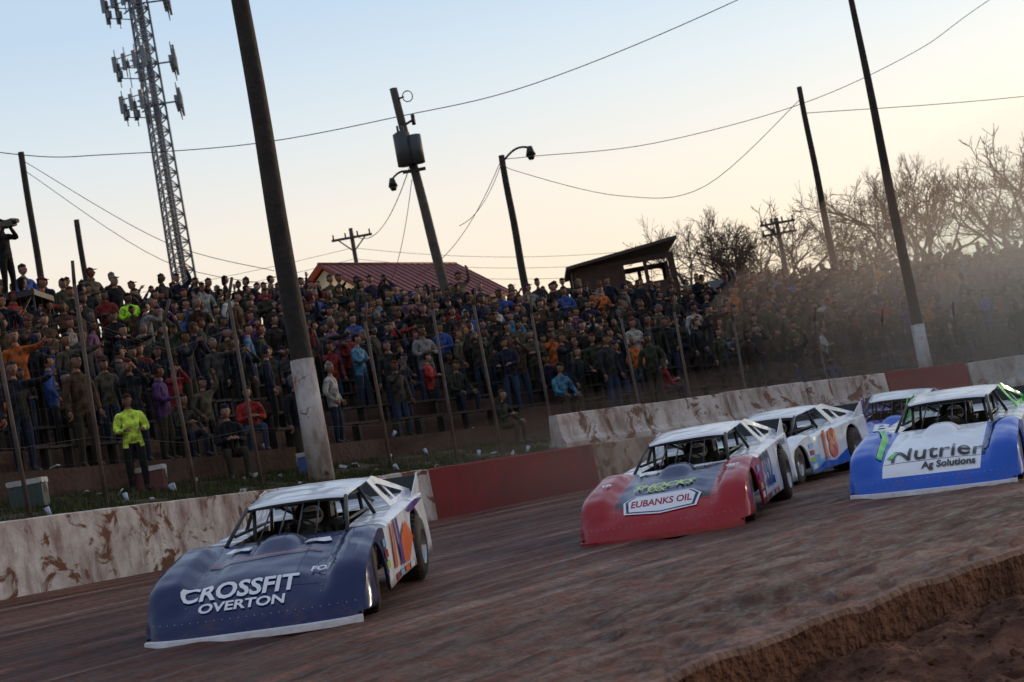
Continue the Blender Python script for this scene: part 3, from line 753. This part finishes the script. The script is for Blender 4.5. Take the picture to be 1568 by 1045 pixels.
DR=person_mesh('driver_body',(((.26,.2,1.12),(.15,.42,1.15)),((.26,.2,1.12),(.15,.42,1.15))),True,helmet=True,mats=[mat('fire_suit',(.05,.05,.06),.8),mat('fire_suit_legs',(.05,.05,.06),.8),P_skin,mat('helmet_white',(.6,.6,.62),.3),M_black,M_black])
def race_car(spec,loc,yaw,steer=0):
    e=empty('dirt_late_model_race_car')
    mats=[pc(c) for c in spec['mats']]
    ys=[-2.35+i*.05 for i in range(98)];ys[-1]=2.5
    fx=[-1+i/24 for i in range(49)]
    bm=bmesh.new()
    V=[[bm.verts.new((f*hw(y),warp(f,y),topz(f,y))) for f in fx] for y in ys]
    tc_=spec['top']
    for i in range(len(ys)-1):
        for j in range(48):
            yc=(ys[i]+ys[i+1])/2;fc=(fx[j]+fx[j+1])/2
            if abs(fc)<.60 and -1.05<yc<.65: continue
            f=bm.faces.new((V[i][j],V[i][j+1],V[i+1][j+1],V[i+1][j]));f.smooth=True;f.material_index=tc_(fc,yc)
    finish(bm,'body_top',mats,e)
    bm=bmesh.new();n1_=10;G=[]
    for i in range(n1_+1):
        r=[]
        for j in range(13):
            a=-1+j/6;b_=i/n1_;hgt=.115*(1-abs(a)**3)*sm(b_*1.8)*(1 if b_<.93 else .6)
            x=a*.24;y=1.38-.62*b_;r.append(bm.verts.new((x,y,H(x,y)-.01+hgt)))
        G.append(r)
    for i in range(n1_):
        for j in range(12): bm.faces.new((G[i][j],G[i+1][j],G[i+1][j+1],G[i][j+1])).smooth=True
    finish(bm,'air_cleaner_cover',[pc(spec.get('bump','black'))],e)
    bm=bmesh.new();pr=None
    for f in fx:
        y=warp(f,2.5);x=f*hw(2.5)
        c=[bm.verts.new(q) for q in((x,y-.02,.105),(x*1.01,y+.05,.095),(x*1.012,y+.06,.03),(x,y-.02,.03))]
        if pr:
            for a in range(4): bm.faces.new((pr[a],c[a],c[(a+1)%4],pr[(a+1)%4]))
        else: bm.faces.new(c)
        pr=c
    bm.faces.new(pr[::-1]);finish(bm,'front_splitter',[pc(spec['lip'])],e)
    bm=bmesh.new()
    for i in range(26):
        x=-.96+i*.0768;y=2.40;fxx=x/hw(y);bmesh.ops.create_icosphere(bm,subdivisions=1,radius=.007,matrix=Matrix.Translation((x,warp(fxx,y),topz(fxx,y)+.001)))
    for sx in(-1,1):
        for i in range(18):
            y=.8+i*.085;bmesh.ops.create_icosphere(bm,subdivisions=1,radius=.006,matrix=Matrix.Translation((sx*.615*hw(y),y,topz(.615,y)+.001)))
    finish(bm,'rivets',[M_rim],e)
    bm=bmesh.new();yf,yr=1.42,-1.5
    ysd=sorted(set([round(y,3) for y in ys]+[yf-.40,yf+.40,yr-.44,yr+.44]))
    for sx in(-1,1):
        pr=None
        for y in ysd:
            zt=topz(1,y);zb=.13
            for cy,r_,cz in((yf,.402,.33),(yr,.442,.39)):
                if abs(y-cy)<r_: zb=max(zb,min(zt-.035,cz+math.sqrt(max(0,r_*r_-(y-cy)**2))))
            yw=warp(1,y)
            c=[]
            for q in range(7):
                z=zt+(zb-zt)*q/6;c.append(bm.verts.new((sx*(sidex(y,z)),yw,z)))
            c.append(bm.verts.new((sx*(sidex(y,zb)-.03),yw,zb+.005)))
            if pr:
                for q in range(7):
                    f=bm.faces.new((pr[q],c[q],c[q+1],pr[q+1]) if sx>0 else (c[q],pr[q],pr[q+1],c[q+1]));f.smooth=True
                    f.material_index=spec['side'](y,zt+(zb-zt)*(q+.5)/6)
            pr=c
    finish(bm,'side_panels',mats,e)
    bm=bmesh.new()
    box(bm,(0,0,.20),(1.3,4.0,.05));box(bm,(0,1.2,.36),(1.1,.95,.30));box(bm,(0,-1.75,.5),(1.2,1.0,.5))
    box(bm,(0,.70,.55),(1.18,.03,.5));box(bm,(0,-1.08,.6),(1.18,.03,.6));box(bm,(.60,-.2,.5),(.03,1.7,.6));box(bm,(-.60,-.2,.5),(.03,1.7,.6))
    box(bm,(0,-2.33,.6),(1.86,.03,.72))
    box(bm,(0,-2.40,.35),(1.2,.06,.1))
    finish(bm,'chassis_and_tub',[M_black],e)
    bm=bmesh.new();V=[];
    for i in range(9):
        y=.12-1.22*i/8;wv=.55+.06*i/8;r=[]
        for j in range(13):
            f=-1+j/6;r.append((f*wv,y-.05*f*f*(1 if i==0 else 0),1.24+.11*i/8-.035*abs(f)**3-.02*(1 if i==0 else 0)))
        V.append(r)
    T=[[bm.verts.new(p) for p in r] for r in V];U=[[bm.verts.new((p[0]*.98,p[1],p[2]-.03)) for p in r] for r in V]
    for i in range(8):
        for j in range(12):
            f=bm.faces.new((T[i][j],T[i][j+1],T[i+1][j+1],T[i+1][j]));f.smooth=True;bm.faces.new((U[i][j],U[i+1][j],U[i+1][j+1],U[i][j+1])).material_index=1
    for i in range(8):
        bm.faces.new((T[i][0],T[i+1][0],U[i+1][0],U[i][0])).material_index=1;bm.faces.new((T[i][12],U[i][12],U[i+1][12],T[i+1][12])).material_index=1
    for j in range(12):
        bm.faces.new((T[0][j],U[0][j],U[0][j+1],T[0][j+1])).material_index=1;bm.faces.new((T[8][j],T[8][j+1],U[8][j+1],U[8][j])).material_index=1
    finish(bm,'roof',[pc(spec['roof']),M_black],e)
    bm=bmesh.new()
    for sx in(-1,1):
        tube(bm,(sx*.54,.07,1.21),(sx*.64,.70,.83),.022,n=8,mi=1)
        tube(bm,(sx*.58,-.45,1.26),(sx*.72,-.45,.90),.022,n=8,mi=1)
        O=[(sx*.605,-.78,1.30),(sx*.61,-1.1,1.34),(sx*.83,-2.2,1.03),(sx*.83,-2.2,.98),(sx*.80,-.95,.925)]
        I=[(sx*.645,-1.0,1.23),(sx*.65,-1.15,1.23),(sx*.80,-1.85,1.05),(sx*.80,-1.8,1.02),(sx*.775,-1.15,.99)]
        for a in range(5):
            b_=(a+1)%5;extr(bm,[O[a],O[b_],I[b_],I[a]],(sx*.012,0,0),0)
        extr(bm,[(sx*.67,-1.3,1.19),(sx*.68,-1.42,1.16),(sx*.79,-1.5,.97),(sx*.785,-1.38,.97)],(sx*.012,0,0),0)
        extr(bm,[(sx*.92,-1.75,.96),(sx*.92,-2.36,1.24),(sx*.92,-2.36,.97)],(sx*.012,0,0),0)
    extr(bm,[(-.9,-2.30,.98),(.9,-2.30,.98),(.9,-2.40,1.2),(-.9,-2.40,1.2)],(0,-.012,0),1)
    for x in(-.6,0,.6): tube(bm,(x,-2.1,.97),(x,-2.38,1.16),.012,n=5,mi=1)
    finish(bm,'sail_panels_and_spoiler',[pc(spec['sail']),M_black],e)
    bm=bmesh.new()
    for x in(-.3,-.1,.1,.3): tube(bm,(x*.85,.08,1.21),(x,.66,.84),.010,n=6)
    for y,hx in((-.80,.50),(.02,.48)):
        tube(bm,(-hx-.06,y,.4),(-hx,y,1.19),.022);tube(bm,(hx+.06,y,.4),(hx,y,1.19),.022);tube(bm,(-hx,y,1.19),(hx,y,1.19),.022)
    for sx in(-1,1):
        tube(bm,(sx*.48,.02,1.19),(sx*.50,-.8,1.19),.022)
        for zz in(.55,.75,.95): tube(bm,(sx*.57,.55,zz-.02),(sx*.56,-.8,zz),.02)
        tube(bm,(sx*.50,-.8,1.18),(sx*.45,-1.9,.95),.02)
    tube(bm,(-.55,-.8,.45),(.5,-.8,1.18),.02)
    extr(bm,[(-.27,-.78,.3),(.27,-.78,.3),(.22,-.84,1.12),(-.22,-.84,1.12)],(0,.05,0));box(bm,(0,-.55,.42),(.5,.5,.1))
    for sx in(-1,1): box(bm,(sx*.27,-.66,.7),(.04,.3,.4));box(bm,(sx*.2,-.68,1.02),(.03,.24,.18))
    for a in range(16):
        t=a/16*6.283;t2=(a+1)/16*6.283;c=Vector((0,.05,.80))
        f=lambda t:c+Vector((math.cos(t)*.19,-math.sin(t)*.06,math.sin(t)*.18));tube(bm,f(t),f(t2),.014,n=5)
    tube(bm,(0,.05,.8),(0,.5,.72),.02)
    box(bm,(0,.5,.76),(1.1,.06,.14))
    finish(bm,'roll_cage_and_seat',[M_black],e)
    d=new_obj('driver',DR,e,(0,-.62,-.02));d.scale=(.93,.93,.82)
    for nm,x,y,w,R in(('front_left',-.88,yf,.27,.325),('front_right',.88,yf,.27,.325),('rear_left',-.85,yr,.36,.37),('rear_right',.85,yr,.36,.37)):
        bm=bmesh.new();prof=[(-.5,.55),(-.5,.72),(-.46,.90),(-.38,.97),(-.2,1.0),(.2,1.0),(.38,.97),(.46,.90),(.5,.72),(.5,.55)]
        ns=32;rings=[]
        for a in range(ns):
            t=a/ns*6.28318;rings.append([bm.verts.new((q*w,math.cos(t)*rr*R,math.sin(t)*rr*R)) for q,rr in prof])
        for a in range(ns):
            A=rings[a];B_=rings[(a+1)%ns]
            for q in range(len(prof)-1): f=bm.faces.new((A[q],A[q+1],B_[q+1],B_[q]));f.smooth=True
        for a in range(28):
            t=a/28*6.28318
            for q in(-.3,-.1,.1,.3):
                box(bm,(q*w+.0,math.cos(t+q)*R*1.0,math.sin(t+q)*R*1.0),(w*.15,.045,.02),0,Matrix.Rotation(t+q-math.pi/2,3,'X'))
        so=-1 if x<0 else 1
        for a in range(24):
            t=a/24*6.28318;t2=(a+1)/24*6.28318
            def pt_(t,r,o): return (so*o*w,math.cos(t)*r*R,math.sin(t)*r*R)
            for (r1_,o1),(r2_,o2) in(((.58,.5),(.54,.44)),((.54,.44),(.50,.28)),((.50,.28),(.22,.24)),((.22,.24),(.16,.36)),((.16,.36),(.001,.38))):
                f=bm.faces.new([bm.verts.new(pt_(t,r1_,o1)),bm.verts.new(pt_(t2,r1_,o1)),bm.verts.new(pt_(t2,r2_,o2)),bm.verts.new(pt_(t,r2_,o2))]);f.material_index=1
        o=finish(bm,'wheel_'+nm,[M_tire,pc(spec['wheel']) if spec.get('wheel') else M_rim],e,loc=(x,y,R))
        if 'front' in nm: o.rotation_euler=(0,0,steer)
    # shared small contingency stickers behind the front wheel and along the rocker, hood seams
    extra=[('tp',[(-.60,2.118),(.60,2.118),(.60,2.124),(-.60,2.124)],'black')]
    pal=['white','yellow','red','lblue','orange']
    for i in range(4):
        z0=.22+i*.13;extra.append(('sp',[(.96,z0),(.96,z0+.09),(.72,z0+.09),(.72,z0)],pal[i%5]))
    for i in range(4):
        y0=.45-i*.34;extra.append(('sp',[(y0,.155),(y0,.225),(y0-.26,.225),(y0-.26,.155)],pal[(i+2)%5]))
    k=0
    for it in extra+spec['decals']:
        k+=1;ty=it[0]
        if ty=='tt': _,txt,size,x0,y0,c,sh,sxx=it;bm=text_bm(txt,size,sh,.008 if txt=='Nutrien' else .028,sxx);sy=1.25
        elif ty=='tp': _,pts,c=it;bm=poly_bm(pts)
        elif ty=='st': _,txt,size,y0,z0,c,sh,sxx=it;bm=text_bm(txt,size,sh,.04,sxx)
        elif ty=='sp': _,pts,c=it;bm=poly_bm(pts)
        lift=.003+.0015*k
        if ty=='tt': slice_map(bm,.04,lambda a,b_:Vector((x0-a,y0-b_*sy,H(x0-a,y0-b_*sy)+lift)))
        elif ty=='tp': slice_map(bm,.04,lambda a,b_:Vector((a,b_,H(a,b_)+lift)))
        elif ty=='st': slice_map(bm,.08,lambda a,b_:Vector((-(sidex(y0-a,z0+b_)+lift),y0-a,z0+b_)))
        elif ty=='sp': slice_map(bm,.08,lambda a,b_:Vector((-(sidex(a,b_)+lift),a,b_)))
        finish(bm,'livery_%d'%k,[pc(c)],e)
    F=Vector((-math.sin(yaw),math.cos(yaw),0));Lf=Vector((-F.y,F.x,0))
    def gz(v): return bvh.ray_cast(Vector((v.x,v.y,10)),Vector((0,0,-1)))[0].z
    c=Vector((loc[0],loc[1],0))
    zf=gz(c+F*1.4);zr=gz(c-F*1.4);zl=gz(c+Lf*.8);zr2=gz(c-Lf*.8)
    ax=(F*2.8+Vector((0,0,zf-zr))).normalized();ay=(Lf*1.6+Vector((0,0,zl-zr2))).normalized()
    zz=(-ay).cross(ax).normalized();xx=ax.cross(zz).normalized()
    m=Matrix((xx,ax,zz)).transposed().to_4x4();m.translation=Vector((loc[0],loc[1],(zf+zr)/2-.015))
    e.matrix_basis=m
    bodyrot=Matrix.Translation((0,1.6,0))@Matrix.Rotation(math.radians(-spec.get('rake',1.6)),4,'X')@Matrix.Rotation(math.radians(spec.get('roll',1.2)),4,'Y')@Matrix.Translation((0,-1.6,0))@Matrix.Diagonal((1,1,.87,1))
    for ch in e.children:
        if not ch.name.startswith('wheel'):
            mb=Matrix.LocRotScale(ch.location,ch.rotation_euler,ch.scale)
            ch.matrix_basis=bodyrot@mb
    return e
race_car(dict(mats=['navy','white','orange','purple','dblue'],lip='white',roof='white',sail='white',bump='navy',
  top=lambda fx,y: 0 if y>.95 else (1 if y<.4 else 4),side=lambda y,z:0 if y>.75+(.6-z)*.5 else 1,rake=1.6,roll=1.2,
  decals=[('tt','CROSSFIT',.225,.16,2.10,'white',0,1.15),('tt','OVERTON',.11,.10,2.29,'white',0,1.6),
   ('tp',[(-.5,1.30),(.62,1.42),(.60,1.46),(-.5,1.33)],'red'),('tp',[(-.55,1.05),(-.28,1.12),(-.30,.95),(-.50,.90)],'white'),('tp',[(.28,1.15),(.55,1.05),(.5,.92),(.28,.98)],'white'),  # the two white cowl patches are painted-in reflections on windshield remains, not livery
   ('sp',[(.5,.3),(.2,.80),(.06,.80),(.3,.3)],'orange'),('sp',[(-.5,.25),(-1.0,.5),(-.7,.75),(-.3,.6),(.0,.3)],'orange'),('sp',[(-1.0,.85),(-1.6,.93),(-2.2,.9),(-1.2,.8)],'purple'),('st','1',.74,-.1,.52,'purple',.1,1.1),('tt','FOX',.12,-.62,1.9,'white',0,1.0)]),
  (-2.60,16.85),math.radians(175),math.radians(12))
race_car(dict(mats=['red','black','white','navy','dblue'],lip='red',roof='white',sail='white',bump='dblue',
  top=lambda fx,y:2 if y<.75 else(4 if abs(fx)<.60 and y<1.95 else(1 if abs(fx)<.60 and y<2.12 else 0)),side=lambda y,z:0 if y>.35+(.6-z)*.6 else 2,rake=1.5,roll=.5,
  decals=[('tp',[(-.50,2.02),(-.36,1.93),(.36,1.93),(.50,2.02),(.46,2.25),(0,2.30),(-.46,2.25)],'white'),('tp',[(-.47,2.03),(-.35,1.945),(.35,1.945),(.47,2.03),(.43,2.235),(0,2.28),(-.43,2.235)],'navy'),
   ('tp',[(-.43,2.04),(-.33,1.96),(.33,1.96),(.43,2.04),(.40,2.22),(0,2.265),(-.40,2.22)],'white'),
   ('tt','EUBANKS OIL',.12,0,2.11,'red',0,1.05),('tt','SHOCKS',.20,.05,1.66,'yellow',.3,1.0),('tt','XXX',.12,.12,1.82,'yellow',.2,1.0),
   ('tp',[(-.45,.78),(.55,.78),(.50,.98),(-.4,.92)],'white'),('tt','SWEET',.10,-.80,1.5,'white',0,.8),('tt','VP',.13,.80,1.6,'white',0,.8),
   ('st','32',.68,.0,.55,'navy',.1,1.0),('st','VALVOLINE',.12,-1.6,.84,'navy',0,1)]),
  (2.10,21.4),math.radians(162),math.radians(8))
race_car(dict(mats=['white','lblue','blue','navy'],lip='lblue',roof='white',sail='white',bump='white',
  top=lambda fx,y:0,side=lambda y,z:0 if z>.32+.10*math.sin(y*2.2) else 1,rake=1.6,roll=0,
  decals=[('sp',[(.9,.15),(.3,.30),(-.3,.25),(-1.0,.4),(-1.05,.15)],'blue'),('st','18',.74,-.1,.56,'orange',.1,1.1)]),
  (4.02,27.0),math.radians(150),math.radians(5))
race_car(dict(mats=['blue','white','green','dblue'],lip='white',roof='white',sail='green',bump='white',
  top=lambda fx,y:1 if (y<.75 or(abs(fx)<.60 and y<2.35)) else 0,side=lambda y,z:0 if y>.5+(.5-z)*.9 or z<.28 else 1,rake=1.6,roll=.8,
  decals=[('tt','Nutrien',.36,-.07,1.97,'black',.0,1.05),('tt','Ag Solutions',.13,-.22,2.23,'black',0,1.0),('tp',[(.58,2.0),(.50,1.82),(.45,1.90),(.50,2.03)],'green'),
   ('tp',[(.64,2.02),(.66,1.2),(.82,.85),(.86,.85),(.72,1.3),(.70,2.02)],'green'),('tp',[(-.64,2.02),(-.66,1.2),(-.82,.85),(-.86,.85),(-.72,1.3),(-.70,2.02)],'navy'),
   ('st','49',.66,-.35,.56,'dblue',.15,1.0),('sp',[(-1.5,.93),(-2.3,.96),(-2.3,.6),(-2.0,.6)],'green')]),
  (5.76,21.9),math.radians(157),math.radians(10))
race_car(dict(mats=['blue','purple','white','dblue'],lip='blue',roof='white',sail='purple',bump='blue',
  top=lambda fx,y:1 if y<.9 else 0,side=lambda y,z:1 if y>0 else 3,rake=1.8,roll=.5,
  decals=[('tt','B',.5,.2,1.5,'white',0,1.2),('tp',[(.9,1.0),(.6,1.1),(.7,1.6),(.95,1.7)],'red'),('st','99',.6,-.1,.55,'white',0,1)]),
  (7.05,30.4),math.radians(161),math.radians(5))
# ------------------------------------------------------------------ drifting dust (real scattering volumes)
def dust(name,c,s,dens,colr=(.90,.64,.47),n=5):
    e=empty(name,c)
    m=bpy.data.materials.new(name);m.use_nodes=True;nt=m.node_tree;nt.nodes.clear();o=nt.nodes.new('ShaderNodeOutputMaterial');v=nt.nodes.new('ShaderNodeVolumeScatter')
    v.inputs['Color'].default_value=(*colr,1);v.inputs['Density'].default_value=dens;v.inputs['Anisotropy'].default_value=.3;nt.links.new(v.outputs[0],o.inputs['Volume'])
    for i in range(n):
        bm=bmesh.new();q=1-.8/n*i;bmesh.ops.create_icosphere(bm,subdivisions=4,radius=1,matrix=Matrix.Diagonal((s[0]*q,s[1]*q,s[2]*q,1)))
        finish(bm,'puff_%d'%(i+1),[m],e,smooth=True)
dust('dust_cloud',(23,46,2.0),(19,15,8.5),.022)
dust('dust_cloud',(3.0,31.0,1.6),(8,2.6,1.6),.02,n=3)
# ------------------------------------------------------------------ world & sun
w=bpy.data.worlds.new('World');S.world=w;w.use_nodes=True;nt=w.node_tree
bg=nt.nodes['Background'];sky=nt.nodes.new('ShaderNodeTexSky');sky.sky_type='NISHITA';sky.sun_disc=False
sky.sun_elevation=math.radians(8);sky.sun_rotation=math.radians(50);sky.dust_density=1.5;sky.air_density=1.0;sky.ozone_density=1.5
nt.links.new(sky.outputs[0],bg.inputs['Color']);bg.inputs['Strength'].default_value=.05
tc=nt.nodes.new('ShaderNodeTexCoord');sx=nt.nodes.new('ShaderNodeSeparateXYZ');nt.links.new(tc.outputs['Generated'],sx.inputs[0])
rp=nt.nodes.new('ShaderNodeValToRGB');e=rp.color_ramp.elements
st=[(0,(.72,.48,.33)),(.10,(.92,.71,.52)),(.17,(.91,.79,.67)),(.23,(.73,.77,.78)),(.30,(.53,.66,.80)),(.5,(.46,.56,.74)),(1,(.50,.57,.74))]
e[0].position=st[0][0];e[0].color=(*st[0][1],1);e[1].position=1;e[1].color=(*st[-1][1],1)
for p_,c_ in st[1:-1]: x=e.new(p_);x.color=(*c_,1)
nt.links.new(sx.outputs['Z'],rp.inputs['Fac'])
mr=nt.nodes.new('ShaderNodeMapRange');mr.inputs['From Min'].default_value=-.7;mr.inputs['From Max'].default_value=.8;mr.inputs['To Min'].default_value=.60;mr.inputs['To Max'].default_value=.92
nt.links.new(sx.outputs['Y'],mr.inputs['Value'])
b2=nt.nodes.new('ShaderNodeBackground');nt.links.new(mr.outputs[0],b2.inputs['Strength']);nt.links.new(rp.outputs['Color'],b2.inputs['Color'])
ads=nt.nodes.new('ShaderNodeAddShader');nt.links.new(bg.outputs[0],ads.inputs[0]);nt.links.new(b2.outputs[0],ads.inputs[1]);nt.links.new(ads.outputs[0],nt.nodes['World Output'].inputs['Surface'])
sl=bpy.data.lights.new('sun','SUN');sl.energy=1.4;sl.color=(1,.66,.40);sl.angle=math.radians(2)
so=new_obj('sun',sl);az=math.radians(50);el=math.radians(8)
dirv=Vector((math.sin(az)*math.cos(el),math.cos(az)*math.cos(el),math.sin(el)));so.rotation_euler=dirv.to_track_quat('Z','Y').to_euler();so.location=(30,30,40)
# ------------------------------------------------------------------ camera
r=math.radians(10.3);p=math.radians(4.5)
def pit(v): return Vector((v[0],v[1]*math.cos(p)-v[2]*math.sin(p),v[1]*math.sin(p)+v[2]*math.cos(p)))
Rv=pit((math.cos(r),0,-math.sin(r)));Uv=pit((math.sin(r),0,math.cos(r)));Fv=pit((0,1,0))
cd=bpy.data.cameras.new('camera');cd.lens=55.1;cd.sensor_width=36;cd.clip_end=5000;cd.clip_start=.1
cd.dof.use_dof=True;cd.dof.focus_distance=18;cd.dof.aperture_fstop=3.5
cam=new_obj('camera',cd);m=Matrix((Rv,Uv,-Fv)).transposed().to_4x4();m.translation=(0,0,2);cam.matrix_world=m
S.camera=cam
